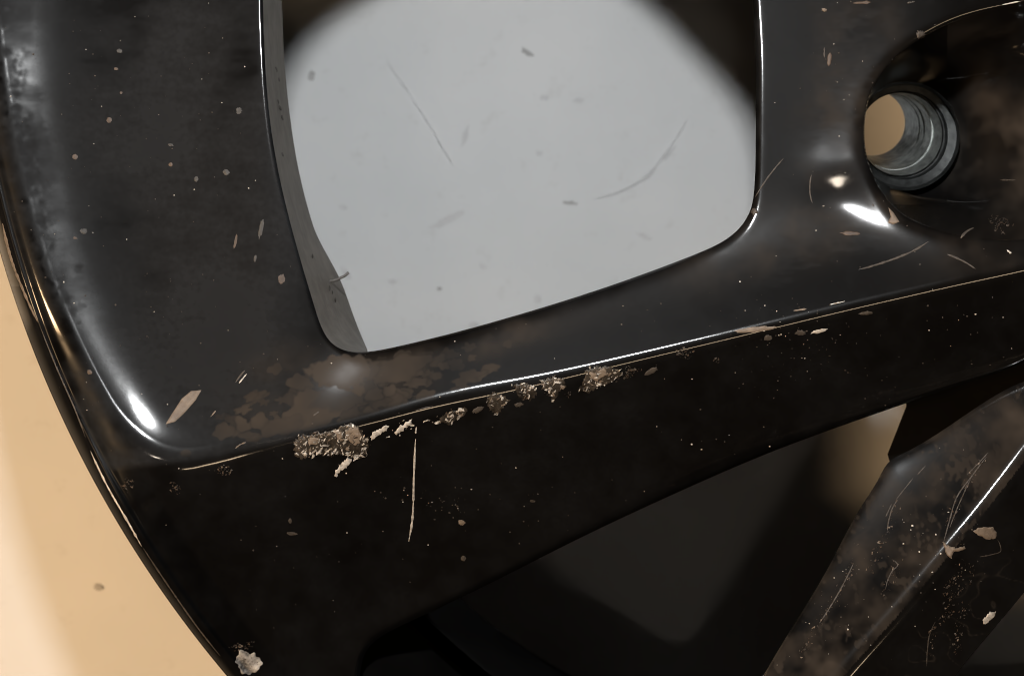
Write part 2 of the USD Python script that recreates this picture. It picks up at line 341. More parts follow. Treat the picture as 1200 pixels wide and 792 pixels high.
tri[flip] = tri[flip][:, ::-1]
U, V = P2[:, 0], P2[:, 1]
P3, N3 = surface(U, V)

# dirt: dust film and dried water stains, as laid on the paint
sS_ = (V - ridge(U)) / np.sqrt(1 + ridge1(U) ** 2)
upper = ss(-sS_, -2, 10) * (np.hypot(U - CU, V - CV) < 1335)
dust = .10 + .08 * fbm(U, V, 60, 1) + .05 * fbm(U, V, 14, 2)
dust += upper * (1 - ss(U, 300, 420)) * (.26 + .30 * fbm(U, V, 120, 3) + .24 * fbm(U, V, 60, 4) + .10 * fbm(U * .5, V * 1.6, 14, 14))
dust += .25 * ss(fbm(U, V, 60, 5), .3, 1.2) * upper
hubz = ss(U, 880, 930) * (1 - ss(V, 330, 380))
brush = np.clip(.5 + .5 * fbm(U * .6, V * 1.5, 14, 8) + .35 * NZ[4](U * .5, V * 1.4), 0, 1.4)
G = lambda cu, cv, a, b, rot: np.exp(-((((U - cu) * math.cos(rot) + (V - cv) * math.sin(rot)) / a) ** 2 + ((-(U - cu) * math.sin(rot) + (V - cv) * math.cos(rot)) / b) ** 2) ** 2)
dust += hubz * (-.10 + .8 * brush * (G(990, 75, 38, 55, .2) + .8 * G(965, 140, 45, 26, -.3) + .5 * G(1000, 20, 60, 20, 0) + .5 * G(920, 300, 80, 30, -.3) + .5 * G(1010, 275, 70, 20, -.1)))
fr = (NZ[4](U, V) + NZ[7](U, V)) * .18
band = np.exp(-((np.hypot(U - CU, V - CV) - 1300 + 8 * NZ[14](U, V)) / 12) ** 2) * (V < 380)
dust += band * (.25 + fr)
dust = np.clip(dust, 0, 1.4)
scuff = 1.15 * np.exp(-(np.abs(np.hypot(U - CU, V - CV) - 1292 + 1.0 * NZ[14](U, V) + 1.0 * NZ[4](U * .5, V * 1.6)) / 30) ** 6) * (1 - ss(V, 330, 400))
scuff += .7 * np.exp(-((np.hypot(U - CU, V - CV) - 1338) / 12) ** 2) * (V > 335)
scuff += ss(np.hypot(U - CU, V - CV), 1294, 1304) * ss(V, 365, 400)
scuff += np.exp(-(((U - 412) / 48) ** 2 + ((V - 436) / 22) ** 2) ** 2)
scuff += ((U > 1000) & (U < 1110) & (V < 240) & (cPK(U, V) < -1)) * .9
scuff += 1.2 * (cW1(U, V) < 4) * (((U < 365) & (V > -20)) | ((U > 700) & (V < 225)))
scuff += np.exp(-(((U - 976) / 26) ** 2 + ((V - 180) / 11) ** 2) ** 2)
scuff = np.clip(scuff, 0, 1)
rng = np.random.default_rng(12)
stain = np.zeros(len(U))
def stain_at(cx, cy, rx, ry, rot, seed, amount, soft=1.2):
    m = np.hypot(U - cx, V - cy) < 2 * max(rx, ry)
    du, dv = U[m] - cx, V[m] - cy
    x, y = du * math.cos(rot) + dv * math.sin(rot), -du * math.sin(rot) + dv * math.cos(rot)
    t = np.arctan2(y / ry, x / rx); r = np.random.default_rng(seed)
    k = 1 + sum(.09 * r.normal() * np.cos(h * t + r.uniform(0, 6.28)) for h in range(2, 7)) + .05 * NZ[4](U[m], V[m])
    d = (np.hypot(x / rx, y / ry) - k) * min(rx, ry)
    body = 1 - ss(d, -soft, soft); edge = np.exp(-((d + 2.0) / 1.3) ** 2)
    stain[m] = (stain[m] * (1 - body) + amount * body) * (1 - .25 * np.exp(-((d - 1.2) / 1.2) ** 2))
for i in range(230):
    t = rng.beta(1.3, 1.3); u = 255 + t * 345; frac = rng.uniform(.12, .93)
    top = np.interp(u, [250, 330, 395, 440, 520, 600], [470, 440, 414, 416, 402, 385]); bot = ridge(u) - 6
    dens = np.exp(-((u - 400) / 85) ** 2)
    if rng.uniform() > .25 + .75 * dens: continue
    s = rng.uniform(4, 8) + 9 * dens * rng.uniform() ** 2
    stain_at(u, top + frac * (bot - top), s * rng.uniform(1, 1.6), s * rng.uniform(.6, .95), -.25 + rng.normal() * .2, i, rng.uniform(.45, .95))
for (cx, cy, a, b, s) in ((262, 505, 12, 9, 1), (284, 497, 9, 8, 2), (305, 494, 11, 10, 3), (218, 531, 6, 5, 4), (322, 432, 9, 6, 5), (372, 478, 42, 22, 6), (330, 500, 24, 10, 7), (430, 440, 26, 14, 8), (402, 462, 32, 16, 9), (470, 432, 28, 16, 10), (500, 465, 11, 9, 11), (540, 455, 10, 7, 12), (548, 442, 16, 7, 13)):
    stain_at(cx, cy, a, b, -.3, 90 + s, rng.uniform(.6, 1.0))
# wide brown films
film = lambda cu, cv, a, b, rot: np.exp(-((((U - cu) * math.cos(rot) + (V - cv) * math.sin(rot)) / a) ** 2 + ((-(U - cu) * math.sin(rot) + (V - cv) * math.cos(rot)) / b) ** 2))
br = (.6 + .4 * np.clip(fbm(U, V, 30, 9), -1, 1.5)) * upper
for args, amt in (((540, 408, 130, 18, -.27), .55), ((410, 450, 110, 34, -.25), .35), ((330, 430, 60, 22, -.3), .35), ((990, 130, 45, 90, .3), .45), ((960, 265, 90, 32, -.2), .55), ((1165, 205, 75, 95, .2), .95), ((1010, 20, 60, 40, 0), .3), ((870, 300, 70, 25, -.35), .45)):
    stain = np.maximum(stain, amt * film(*args) * br * 1.3)
s2_ = (U - ridge2(V)) / np.sqrt(1 + ridge21(V) ** 2)
on2 = (s2_ < -2) * ss(V - (500 - (U - 1060) * .457), 0, 30) * (U > 860)
veins = np.exp(-(NZ[14](U * .8 + 11, V * .8) / .16) ** 2) * .5 + np.exp(-(NZ[30](U, V) / .1) ** 2) * .35
stain = np.maximum(stain, on2 * np.clip(.30 + .36 * fbm(U, V, 30, 11) + .22 * ss(640 - V, -20, 120) + .1 * fbm(U, V, 14, 12) + .3 * veins * ss(fbm(U, V, 30, 13), -.3, .5), 0, 1))
grit = ss(NZ[4](U * 1.2, V * .9) * .55 + NZ[7](U + 5, V * .8) * .5 + .35 * NZ[30](U, V), .35, 1.3)
stain = np.maximum(stain, on2 * grit * .6)
low2 = (s2_ > 4) * (U > 900) * (V > 560)
stain = np.maximum(stain, low2 * np.exp(-((s2_ - 62 + 10 * NZ[14](U, V)) / 26) ** 2) * ss(V, 640, 690) * np.exp(-(NZ[14](U + 31, V * 1.1) / .09) ** 2) * .4)
dust = dust * (1 - .85 * np.clip(stain, 0, 1))
stain = stain * np.where((on2 > 0) | (U > 860), 1, np.maximum(ss(-sS_, 5, 16), 0))
stain = np.clip(stain * (.80 + .24 * fbm(U, V, 30, 21)), 0, 1)
stain = np.maximum(stain, .96 * ss(1.15 - ((U - 404) / 46) ** 2 - ((V - 437) / 21) ** 2 + .3 * NZ[14](U, V) + .15 * NZ[4](U, V), 0, .35))

# which part each piece of the face belongs to
cc = P2[tri].mean(1); cu, cv = cc.T
rho = np.hypot(cu - CU, cv - CV); ang = np.degrees(np.arctan2(cv - CV, CU - cu)) % 360
rsig = cv - ridge(cu)
kind = np.full(len(tri), 'hub', dtype=object)
spokes = [(24, 50.5), (50.5, 112), (112, 151.5), (151.5, 202), (202, 236.5), (236.5, 287), (287, 346)]
names = ['spoke', 'spoke_001', 'spoke_002', 'spoke_003', 'spoke_004', 'spoke_005', 'spoke_006', 'spoke_007']
mid = (rho > 515) & (rho < 1150)
for i, (a0, a1) in enumerate([(24, 55), (55, 100), (100, 152), (152, 202), (202, 237), (237, 287), (287, 336), (336, 384)]):
    m = mid & (((ang >= a0) & (ang < a1)) if a1 <= 360 else ((ang >= a0) | (ang < a1 - 360)))
    kind[m] = names[i]
kind[rho >= 1150] = 'rim'
vis = (cu < 1300) & (cv > -60) & (cv < 860) & (cu > -20)
above2 = cv < 500 - (cu - 1060) * .457
right_of = (cu - 868) * (375 - 275) - (cv - 275) * (955 - 868) > 0
left_of = (cu - 400) * (548 - 412) - (cv - 412) * (165 - 400) < 0
up_ = rsig < 0
kind[vis & above2 & ~up_ & (cu < 1300)] = 'spoke'
kind[vis & (cu < 420) & ~up_ & (RO - rho > 30) & (cu < 425 + 200)] = 'spoke'
kind[vis & up_ & right_of] = 'hub'
kind[vis & up_ & ~right_of & ~left_of & (cu > 165) & (cv > 200)] = 'spoke'
kind[vis & up_ & left_of & (cu < 420)] = 'rim'
kind[vis & ~above2 & (cu > 860)] = 'spoke_001'
kind[(RO - rho <= 30)] = 'rim'
kind[vis & (cu < 900) & (cv > 720) & (cu > 420) & (rho > 1215)] = 'rim'
kind[vis & ~up_ & (RO - rho <= 30)] = 'rim'

wheel = UsdGeom.Xform.Define(stage, '/World/alloy_wheel').GetPrim()
UsdGeom.Xform(wheel).AddTranslateOp().Set((0, 0, 0))
say(wheel, label='scuffed glossy black alloy car wheel lying face up on the white floor', category='wheel')
WP = '/World/alloy_wheel/'
for name in dict.fromkeys(kind):
    t = tri[kind == name]; used, inv = np.unique(t, return_inverse=True)
    count[WP + name] = 0
    put(WP + name, P3[used], inv.reshape(-1, 3), black, N3[used], data={'dust': dust[used], 'stain': stain[used], 'scuff': scuff[used]})

# walls of the openings and the outer edge
def wall(path, top, low, mat, n_mid=5):
    t3 = top; rows = [t3 + (low - t3) * k for k in np.linspace(0, 1, n_mid)]
    n = len(t3); v = np.vstack(rows); f = []
    i = np.arange(n); j = (i + 1) % n
    for r in range(n_mid - 1):
        f.append(np.stack([r * n + i, r * n + j, (r + 1) * n + j, (r + 1) * n + i], 1))
    return put(path, v, np.vstack(f), mat, smooth=True, data={'dust': np.full(len(v), .12), 'stain': np.zeros(len(v))})
def loop_top(h):
    q = np.asarray(h.exterior.segmentize(2.0).coords)[:-1]
    return q, back(q[:, 0], q[:, 1], height(q[:, 0], q[:, 1]))
QV = PchipInterpolator([-120, 0, 67, 153, 263, 331, 380, 411], [322, 330, 333, 342, 366.5, 400, 418, 431])
q, top = loop_top(holes[0])
is_left = (q[:, 0] < 432) & (q[:, 1] > -50) & (q[:, 1] <= 413)
low_uv = q.copy()
nrm = cW1.n[cW1.tree.query(q)[1]]
low_uv = q + nrm * 7
lv = np.where(q[:, 1] < 320, q[:, 1], np.nan)
s_par = np.clip((q[:, 0] - 357) / (432 - 357), 0, 1)
lv = np.where(np.isnan(lv), 320 + (411 - 320) * s_par ** .8, lv)
wl = ss(q[:, 1], -60, -20) * is_left
wl = np.where(is_left & (q[:, 1] > 0), 1, wl)
target = np.stack([QV(np.clip(lv, -120, 411)), lv], 1)
low_uv = low_uv * (1 - wl[:, None]) + target * wl[:, None]
low = back(low_uv[:, 0], low_uv[:, 1], np.full(len(q), -33.0))
# the left wall is bare dusty primer, the rest is painted
order = np.where(is_left)[0]
n = len(q); br_ = np.where(np.diff(order) > 1)[0]
seq = np.r_[order[br_[0] + 1:], order[:br_[0] + 1]] if len(br_) else order
def strip(path, idx, mat, m=7):
    rows = [top[idx] + (low[idx] - top[idx]) * k for k in np.linspace(0, 1, m)]
    k = len(idx); v = np.vstack(rows); i = np.arange(k - 1)
    f = np.vstack([np.stack([r * k + i, r * k + i + 1, (r + 1) * k + i + 1, (r + 1) * k + i], 1) for r in range(m - 1)])
    return put(path, v, f, mat, smooth=True, data={'dust': np.full(len(v), .1), 'stain': np.zeros(len(v))})
p = strip(WP + 'window_wall', seq, dusty_wall)
say(p, label='bare grey dusty inner wall of the large opening')
rest = np.r_[seq[-1], [i % n for i in range(seq[-1] + 1, seq[-1] + 1 + n) if not is_left[i % n]], seq[0]] if seq[-1] > seq[0] or True else None
strip(WP + 'window_wall', np.array(rest), black)
for h, crv, dz in zip(holes[1:-1], [cW2] + cOT, [26] + [28] * 10):
    q2, t2 = loop_top(h)
    nn = crv.n[crv.tree.query(q2)[1]]
    l2 = q2 + nn * 7
    wall(WP + 'window_wall', t2, back(l2[:, 0], l2[:, 1], t2[:, 2] - dz), black)
wc = np.array(back(np.array([CU]), np.array([CV]), np.array([-9.0]))[0])
q2, t2 = loop_top(dom)
l2 = t2 - (t2 - wc) * [.012, .012, 0]; l2[:, 2] = -40
wall(WP + 'rim_edge', t2, l2, black, 4)

# barrel, turned about the wheel's axle
RW = RO * S * (D + 9) / D
def lathe(path, prof, centre, mat, n=240, smooth=30):
    a = np.linspace(0, 2 * np.pi, n, endpoint=False); v = []
    for r, z in prof:
        v.append(np.stack([centre[0] + r * np.cos(a), centre[1] + r * np.sin(a), np.full(n, z)], 1))
    f = []; i = np.arange(n); j = (i + 1) % n
    for k in range(len(prof) - 1):
        f.append(np.stack([k * n + i, k * n + j, (k + 1) * n + j, (k + 1) * n + i], 1))
    return put(path, np.vstack(v), np.vstack(f), mat, smooth=smooth)
lathe(WP + 'barrel', [(RW - 5, -28), (RW - 7, -34), (RW - 16, -40), (RW - 24, -52), (RW - 25, -90), (RW - 17, -104), (RW - 15, -150), (RW - 9, -168), (RW - 7, -180), (RW - 2, -186), (RW - 1, -199.5),
      (RW - 5, -199.5), (RW - 6, -189), (RW - 11, -184), (RW - 13, -170), (RW - 19, -152), (RW - 21, -106), (RW - 29, -92), (RW - 28, -52), (RW - 30, -36)], wc, barrel_m)
# rear rib of the hub, seen black between the two spokes
rib = np.array([(1061, 462), (1062, 476), (1040, 532), (1052, 575), (1100, 560), (1300, 450), (1300, 380), (1140, 395)], float)
rt, rb = back(rib[:, 0], rib[:, 1], np.full(len(rib), -40.0)), back(rib[:, 0] + 4, rib[:, 1], np.full(len(rib), -75.0))
k = len(rib); i = np.arange(k); j = (i + 1) % k
put(WP + 'rear_rib', np.vstack([rt, rb, rt.mean(0, keepdims=True)]), np.vstack([np.vstack([np.stack([i, j, k + j], 1), np.stack([i, k + j, k + i], 1)]), np.stack([j, i, np.full(k, 2 * k)], 1)]), rear_black)

# steel bolt seat in the pocket
prof = [(64, -34.5, 0), (61.5, -35.5, 0), (60, -38.5, .0), (52, -39.2, .06), (50.5, -40.6, .12), (49.5, -40.6, .14), (48.5, -39.6, .16), (46.5, -41.5, .28), (45.2, -43.5, .38), (44.6, -43.5, .4), (43.5, -45, .46), (42.6, -48, .58), (41.8, -48.2, .6), (41, -51, .7), (40.4, -51.2, .72), (39.3, -56, .88), (38, -60, 1), (38.5, -66, 1.15)]
n = 128; a = np.linspace(0, 2 * np.pi, n, endpoint=False); vv = []
q3 = SEAT + 62 * np.stack([np.cos(a), np.sin(a)], 1)
zs = height(q3[:, 0], q3[:, 1]); zs = np.median(zs[zs < -25]) + 40.2
for r, z, t in prof:
    c0 = SEAT + t * (np.array([1027.0, 146.0]) - SEAT)
    vv.append(back(c0[0] + r * np.cos(a), c0[1] + r * np.sin(a), np.full(n, z + zs - 1.5)))
i = np.arange(n); j = (i + 1) % n
ringf = lambda a0, a1: np.vstack([np.stack([k * n + i, k * n + j, (k + 1) * n + j, (k + 1) * n + i], 1) for k in range(a1 - a0)])
put(WP + 'bolt_seat', np.vstack(vv[:7]), ringf(0, 6), flange_m, smooth=35)
put(WP + 'bolt_hole', np.vstack(vv[6:]), ringf(6, len(prof) - 1), steel, smooth=35)

# ------------------------------------------------------------------ chips, scratches and specks on the paint
def drape(path, outline, mat, lift=.12, rough=.0, step=1.3, seed=0, wobble=5):
    pg = Polygon(outline).buffer(0)
    if pg.geom_type != 'Polygon': pg = max(pg.geoms, key=lambda g: g.area)
    b = np.asarray(pg.exterior.segmentize(step).coords)[:-1]
    x0, y0, x1, y1 = pg.bounds
    g = lattice(x0, x1 + step, y0, y1 + step, step); g = g[shapely.contains_xy(pg.buffer(-step * .4), g[:, 0], g[:, 1])] if pg.area > 3 else g[:0]
    p = np.vstack([b, g]) + np.random.default_rng(seed).uniform(-1e-3, 1e-3, (len(b) + len(g), 2))
    t = Delaunay(p).simplices; c = p[t].mean(1); t = t[shapely.contains_xy(pg, c[:, 0], c[:, 1])]
    fl_ = np.cross(p[t[:, 1]] - p[t[:, 0]], p[t[:, 2]] - p[t[:, 0]]) > 0; t[fl_] = t[fl_][:, ::-1]
    inside = np.r_[np.zeros(len(b)), np.ones(len(g))]
    z = height(p[:, 0], p[:, 1]) + lift * (.3 + .7 * inside)
    if rough: z = z + .2 * rough * inside * (NZ[4](p[:, 0] * 1.3 + seed, p[:, 1] * 1.3) * .5 + NZ[7](p[:, 0] + 3 * seed, p[:, 1]) * .6 + .4)
    return put(path, back(p[:, 0], p[:, 1], z), t, mat, smooth=38 if rough else True)
SP, SP1, HB, RM = WP + 'spoke/', WP + 'spoke_001/', WP + 'hub/', WP + 'rim/'
def rag(pts, seed, amp=1.4):
    """a ragged version of a drawn outline"""
    p = np.asarray(LineString(list(pts) + [pts[0]]).segmentize(2.2).coords)[:-1]
    return p + np.random.default_rng(seed).normal(0, amp * .6, p.shape)
chips = [
    ([(345, 518), (352, 511), (372, 508), (392, 503), (410, 497), (420, 500), (428, 512), (433, 522), (428, 533), (418, 537), (408, 534), (398, 531), (385, 534), (370, 531), (356, 537), (346, 534)], bare_metal, .5),
    ([(404, 503), (418, 499), (424, 510), (420, 522), (410, 519), (405, 512)], tan_primer, .3),
    ([(360, 514), (374, 511), (372, 521), (362, 522)], tan_primer, .3),
    ([(392, 506), (400, 504), (404, 514), (399, 520)], tan_primer, .3),
    ([(432, 512), (438, 506), (452, 498), (456, 500), (446, 508), (436, 516)], pale_scratch, .2),
    ([(460, 508), (470, 499), (484, 491), (483, 494), (474, 503), (463, 509)], pale_scratch, .2),
    ([(392, 556), (398, 545), (408, 536), (413, 538), (403, 550), (395, 557)], pale_scratch, .2),
    ([(516, 493), (524, 483), (540, 478), (548, 478), (544, 486), (534, 492), (526, 498)], bare_metal, .4),
    ([(534, 480), (545, 477), (544, 482), (536, 484)], pale_scratch, .1),
    ([(572, 464), (580, 461), (588, 462), (596, 468), (590, 476), (582, 486), (575, 480), (571, 472)], bare_metal, .6),
    ([(602, 452), (612, 448), (624, 453), (629, 460), (624, 468), (610, 467), (604, 460)], bare_metal, .6),
    ([(634, 446), (646, 442), (660, 443), (664, 452), (654, 460), (648, 472), (644, 462), (636, 455)], bare_metal, .5),
    ([(686, 434), (698, 430), (714, 430), (726, 433), (728, 440), (718, 447), (704, 452), (692, 460), (678, 458), (683, 448)], bare_metal, .6),
    ([(690, 436), (708, 432), (714, 438), (700, 446), (690, 444)], tan_primer, .2),
]
rc_ = np.random.default_rng(77)
flakes = {}
def shards(pg, n, palette, lo=1.2, hi=4.0, rot=-.7, spread=.55, lift=.10):
    """torn bright shards of bare metal scattered in an outline"""
    x0, y0, x1, y1 = pg.bounds
    for _ in range(n):
        for _ in range(8):
            x, y = rc_.uniform(x0, x1), rc_.uniform(y0, y1)
            if pg.contains(Point(x, y)): break
        else: continue
        m = palette[int(rc_.integers(len(palette)))]
        l = lo + (hi - lo) * rc_.uniform() ** 2; w_ = l * rc_.uniform(.25, .7); a = rc_.normal(rot, spread); kk = int(rc_.integers(5, 8))
        t = np.sort(rc_.uniform(0, 2 * np.pi, kk)); q_ = rc_.uniform(.6, 1.15, kk)
        X, Y = l * q_ * np.cos(t), w_ * q_ * np.sin(t)
        X, Y = x + X * math.cos(a) - Y * math.sin(a), y + X * math.sin(a) + Y * math.cos(a)
        up_l = lift + rc_.uniform(-.04, .10, kk)
        ring = back(X, Y, height(X, Y) + up_l); ctr = back(np.array([x]), np.array([y]), height(np.array([x]), np.array([y])) + lift + rc_.uniform(0, .16))
        A, F = flakes.setdefault(m.GetPath().name, ([], [], m))[:2]; b0 = sum(map(len, A)); A.append(np.vstack([ring, ctr])); F += [[b0 + i_, b0 + kk, b0 + (i_ + 1) % kk] for i_ in range(kk)]
for k, (o, m, r) in enumerate(chips):
    dark = m is bare_metal
    drape(SP + 'paint_chip', rag(o, 40 + k, 1.8), chip_dark if dark else m, .07 if dark else .14, r * .25, seed=k)
    if dark:
        pg = Polygon(o)
        shards(pg, int(pg.area / 11), (bare_metal, tan_primer, chip_dark, pale_scratch, bare_metal, chip_dark), 1.2, 4.5)
        shards(pg.buffer(2.5).difference(pg.buffer(-1)), int(pg.length / 9), (chip_dark, brown_mark, bare_metal), 1, 3)
shards(Polygon([(350, 531), (372, 528), (400, 531), (430, 525), (430, 533), (415, 539), (400, 535), (372, 534), (352, 539)]), 46, (pale_scratch, pale_scratch, bare_metal), 1.5, 4.5, -.9, .3, .16)
shards(Polygon([(432, 512), (456, 497), (490, 488), (550, 476), (550, 484), (520, 497), (470, 510), (436, 518)]), 26, (pale_scratch, bare_metal), 1, 3.5, -.7, .2)
for k, (cx, cy, a, b, rot, m) in enumerate(((263, 551, 9, 6, .2, tan_primer), (206, 572, 9, 5, .5, brown_mark), (149, 566, 9, 6, .5, tan_primer), (284, 757, 14, 5, -.25, tan_primer), (291, 776, 15, 13, .3, bare_metal), (293, 776, 8, 7, .4, tan_primer),
        (541, 612, 4, 3, .4, tan_primer), (543, 654, 3, 3, -.3, dim_scratch), (741, 437, 12, 4, -.4, dim_scratch), (763, 435, 8, 3, -.5, dim_scratch), (803, 414, 10, 8, .3, dim_scratch), (960, 388, 9, 2.2, -.25, pale_scratch), (938, 390, 6, 3, 0, dim_scratch),
        (885, 386, 24, 3.0, -.1, tan_primer), (900, 396, 5, 3, 0, dim_scratch), (840, 423, 4, 4, 0, dim_scratch), (1015, 367, 8, 2, -.1, dim_scratch), (342, 625, 6, 2, .1, dim_scratch), (340, 610, 2, 3, 0, dim_scratch), (624, 662 - 75, 3, 1.5, 0, dim_scratch), (608, 474, 5, 2.5, -.2, dim_scratch), (560, 480, 7, 3, -.4, dim_scratch), (665, 462, 4, 4, 0, dim_scratch), (737, 434, 5, 5, 0, dim_scratch))):
    if min(a, b) >= 4 and m is not bare_metal:
        el = Polygon(blob(cx, cy, a, b, rot, 200 + k, .3)); shards(el, int(el.area / 5), (brown_mark, dim_scratch, m), .8, 2.4, rot, .8, .06)
    else:
        drape(SP + 'paint_chip', blob(cx, cy, a, b, rot, 200 + k, .2), m, .1, .08, seed=k + 31)
def scratch(parent, pts, w, m, seed=0, lift=.12): drape(parent + 'scratch', ribbon(pts, w, seed), m, lift, 0, step=.9, seed=seed)
scratch(SP, [(487, 514), (485, 560), (484, 600), (479, 634)], 2.2, pale_scratch, 1)
scratch(SP, [(488, 500), (487, 508)], 1.8, pale_scratch, 2)
scratch(SP, [(397, 549), (402, 541)], 1.6, pale_scratch, 3); scratch(SP, [(401, 551), (406, 543)], 1.6, pale_scratch, 4)
scratch(SP, [(486, 481), (507, 476)], 1.4, dim_scratch, 5); scratch(SP, [(520, 494), (532, 484)], 1.6, pale_scratch, 6); scratch(SP, [(512, 497), (517, 492)], 1.6, pale_scratch, 7)
scratch(SP, [(972, 357), (990, 353)], 1.6, pale_scratch, 8); scratch(SP, [(930, 364), (945, 362)], 2, tan_primer, 9)
scratch(SP, [(276, 448), (281, 441), (287, 434)], 2.2, dim_scratch, 10); scratch(SP, [(280, 449), (289, 438)], 1.4, pale_scratch, 11)
p = drape(RM + 'scratch', [(194, 497), (200, 487), (213, 467), (224, 458), (236, 457), (230, 468), (216, 484), (205, 494)], tan_primer, .15, 0, seed=4)
say(p, label='broad pale scuff beside the bright corner')
scratch(RM, [(367, 487), (374, 482)], 1.5, dim_scratch, 12); scratch(SP, [(247, 488), (253, 481)], 1.4, tan_primer, 13); scratch(SP, [(276, 525), (283, 520), (288, 518)], 2, tan_primer, 14)
scratch(HB, [(1006, 316), (1040, 306), (1070, 294), (1088, 283)], 2.2, dim_scratch, 15); scratch(HB, [(1110, 298), (1125, 304), (1143, 315)], 2, dim_scratch, 16)
scratch(HB, [(1126, 279), (1132, 272), (1141, 267)], 3, tan_primer, 17); scratch(HB, [(1180, 293), (1185, 297)], 2, pale_scratch, 18)
scratch(HB, [(951, 205), (949, 222), (952, 238)], 1.6, dim_scratch, 19); scratch(HB, [(973, 62), (971, 78)], 4, brown_mark, 20); scratch(HB, [(966, 56), (966, 68)], 1.5, dim_scratch, 21)
scratch(HB, [(1000, 4), (1020, 3)], 3.5, brown_mark, 22); scratch(HB, [(1063, 4), (1072, 2)], 2, dim_scratch, 23); scratch(HB, [(1175, 6), (1195, 2)], 1.8, pale_scratch, 24); scratch(HB, [(885, 231), (900, 208), (918, 186)], 1.5, dim_scratch, 25)
scratch(HB, [(984, 273), (1008, 274)], 4, brown_mark, 26); scratch(HB, [(1172, 211), (1190, 211)], 1.4, dim_scratch, 27)
drape(HB + 'paint_chip', [(1041, 243), (1047, 249), (1054, 260), (1047, 263), (1040, 261), (1044, 254)], tan_primer, .2, .1, seed=6)
el = Polygon(blob(1172, 262, 14, 9, .3, 77, .3)); shards(el, 70, (brown_mark, dim_scratch, brown_mark, tan_primer), .8, 2.6, .2, .8, .06)
drape(HB + 'paint_chip', blob(966, 12, 3, 2, .3, 78, .2), tan_primer, .2, .1, seed=9)
drape(HB + 'paint_chip', blob(884, 248, 4, 4, .3, 79, .3), dim_scratch, .2, .2, seed=10)
drape(HB + 'paint_chip', blob(1079, 41, 5, 5, .3, 80, .3), dim_scratch, .2, .3, seed=11)
for k, (cx, cy, a, b, m) in enumerate(((88, 184, 4, 4, dim_scratch), (98, 271, 5, 4, pale_scratch), (88, 279, 3, 2, dim_scratch), (140, 60, 4, 3, dim_scratch), (128, 141, 4, 4, dim_scratch), (299, 303, 2, 5, pale_scratch), (330, 327, 5, 7, brown_mark), (306, 268, 3, 14, brown_mark), (276, 283, 2, 10, brown_mark), (265, 202, 5, 4, dim_scratch), (200, 193, 3, 3, dim_scratch), (230, 210, 3, 4, dim_scratch), (136, 81, 3, 2, pale_scratch), (200, 170, 4, 2, dim_scratch), (142, 109, 2, 2, pale_scratch), (280, 130, 4, 5, dim_scratch), (105, 436, 4, 3, dim_scratch))):
    drape(RM + 'paint_chip', blob(cx, cy, a * .8, b * .8, .2, 300 + k, .18), (brown_mark, dim_speck)[k % 2], .05, .1, seed=k)
# second spoke
drape(SP1 + 'paint_chip', rag([(1140, 622), (1147, 618), (1163, 617), (1168, 623), (1167, 631), (1158, 632), (1147, 627)], 71, .8), tan_primer, .2, .1, seed=3)
drape(SP1 + 'paint_chip', rag([(1152, 726), (1155, 722), (1160, 717), (1167, 716), (1165, 722), (1158, 729), (1153, 731)], 72, .8), pale_scratch, .2, .1, seed=4)
drape(SP1 + 'paint_chip', rag([(1104, 634), (1110, 638), (1120, 642), (1130, 640), (1132, 643), (1118, 646), (1115, 654), (1110, 650)], 73, .8), tan_primer, .25, .2, seed=5)
for k, (pts, w, m) in enumerate((([(1156, 535), (1140, 556), (1120, 585), (1112, 612), (1106, 634)], 2, dim_scratch), ([(1138, 560), (1124, 590), (1113, 618)], 1.6, dim_scratch), ([(1158, 530), (1148, 541), (1133, 556)], 2, dim_scratch),
        ([(1052, 585), (1044, 600), (1040, 622)], 1.8, dim_scratch), ([(1045, 590), (1038, 605)], 2, tan_primer), ([(1169, 632), (1173, 645), (1160, 650), (1148, 652)], 1.8, dim_scratch),
        ([(1096, 728), (1088, 750), (1086, 780)], 1.8, dim_scratch), ([(1045, 655), (1052, 662), (1046, 668), (1038, 690)], 1.6, dim_scratch), ([(1000, 660), (985, 690), (960, 730)], 2.2, brown_mark), ([(1070, 560), (1050, 585)], 1.6, dim_scratch), ([(1085, 545), (1075, 556)], 1.4, dim_scratch))):
    scratch(SP1, pts, w * .62, dim_scratch if w < 2.5 else brown_mark, 60 + k)
for pts in ([(1120, 672), (1128, 660), (1138, 668), (1132, 684), (1115, 700), (1112, 718), (1100, 726), (1092, 745), (1090, 765)], [(1122, 676), (1110, 688), (1108, 704), (1118, 706)], [(1126, 708), (1133, 712), (1126, 722), (1122, 745), (1121, 765)],
            [(1052, 590), (1040, 622), (1030, 640), (1020, 668)], [(1045, 655), (1052, 668), (1036, 694)], [(1000, 660), (978, 700), (960, 730), (940, 765)], [(1150, 540), (1128, 572), (1112, 612)]):
    ln = LineString(pts); shards(ln.buffer(5), int(ln.length / 1.1), (brown_mark, dim_scratch, brown_mark, dim_scratch, tan_primer), .6, 2.4, -.9, .8, .05)
# lip scuffs
scratch(RM, [(3, 262), (12, 300), (27, 340), (44, 377)], 2.6, tan_primer, 90)
scratch(RM, [(48, 385), (66, 430), (88, 480), (100, 512)], 1.5, dim_scratch, 91)
scratch(RM, [(106, 528), (125, 568), (152, 615), (166, 640)], 2.0, pale_scratch, 92); scratch(RM, [(168, 642), (200, 690), (234, 738), (258, 768)], 1.6, dim_scratch, 93)

for nm, (A, F, m) in flakes.items():
    p = put(WP + 'metal_flakes', np.vstack(A), F, m); say(p, kind='stuff')
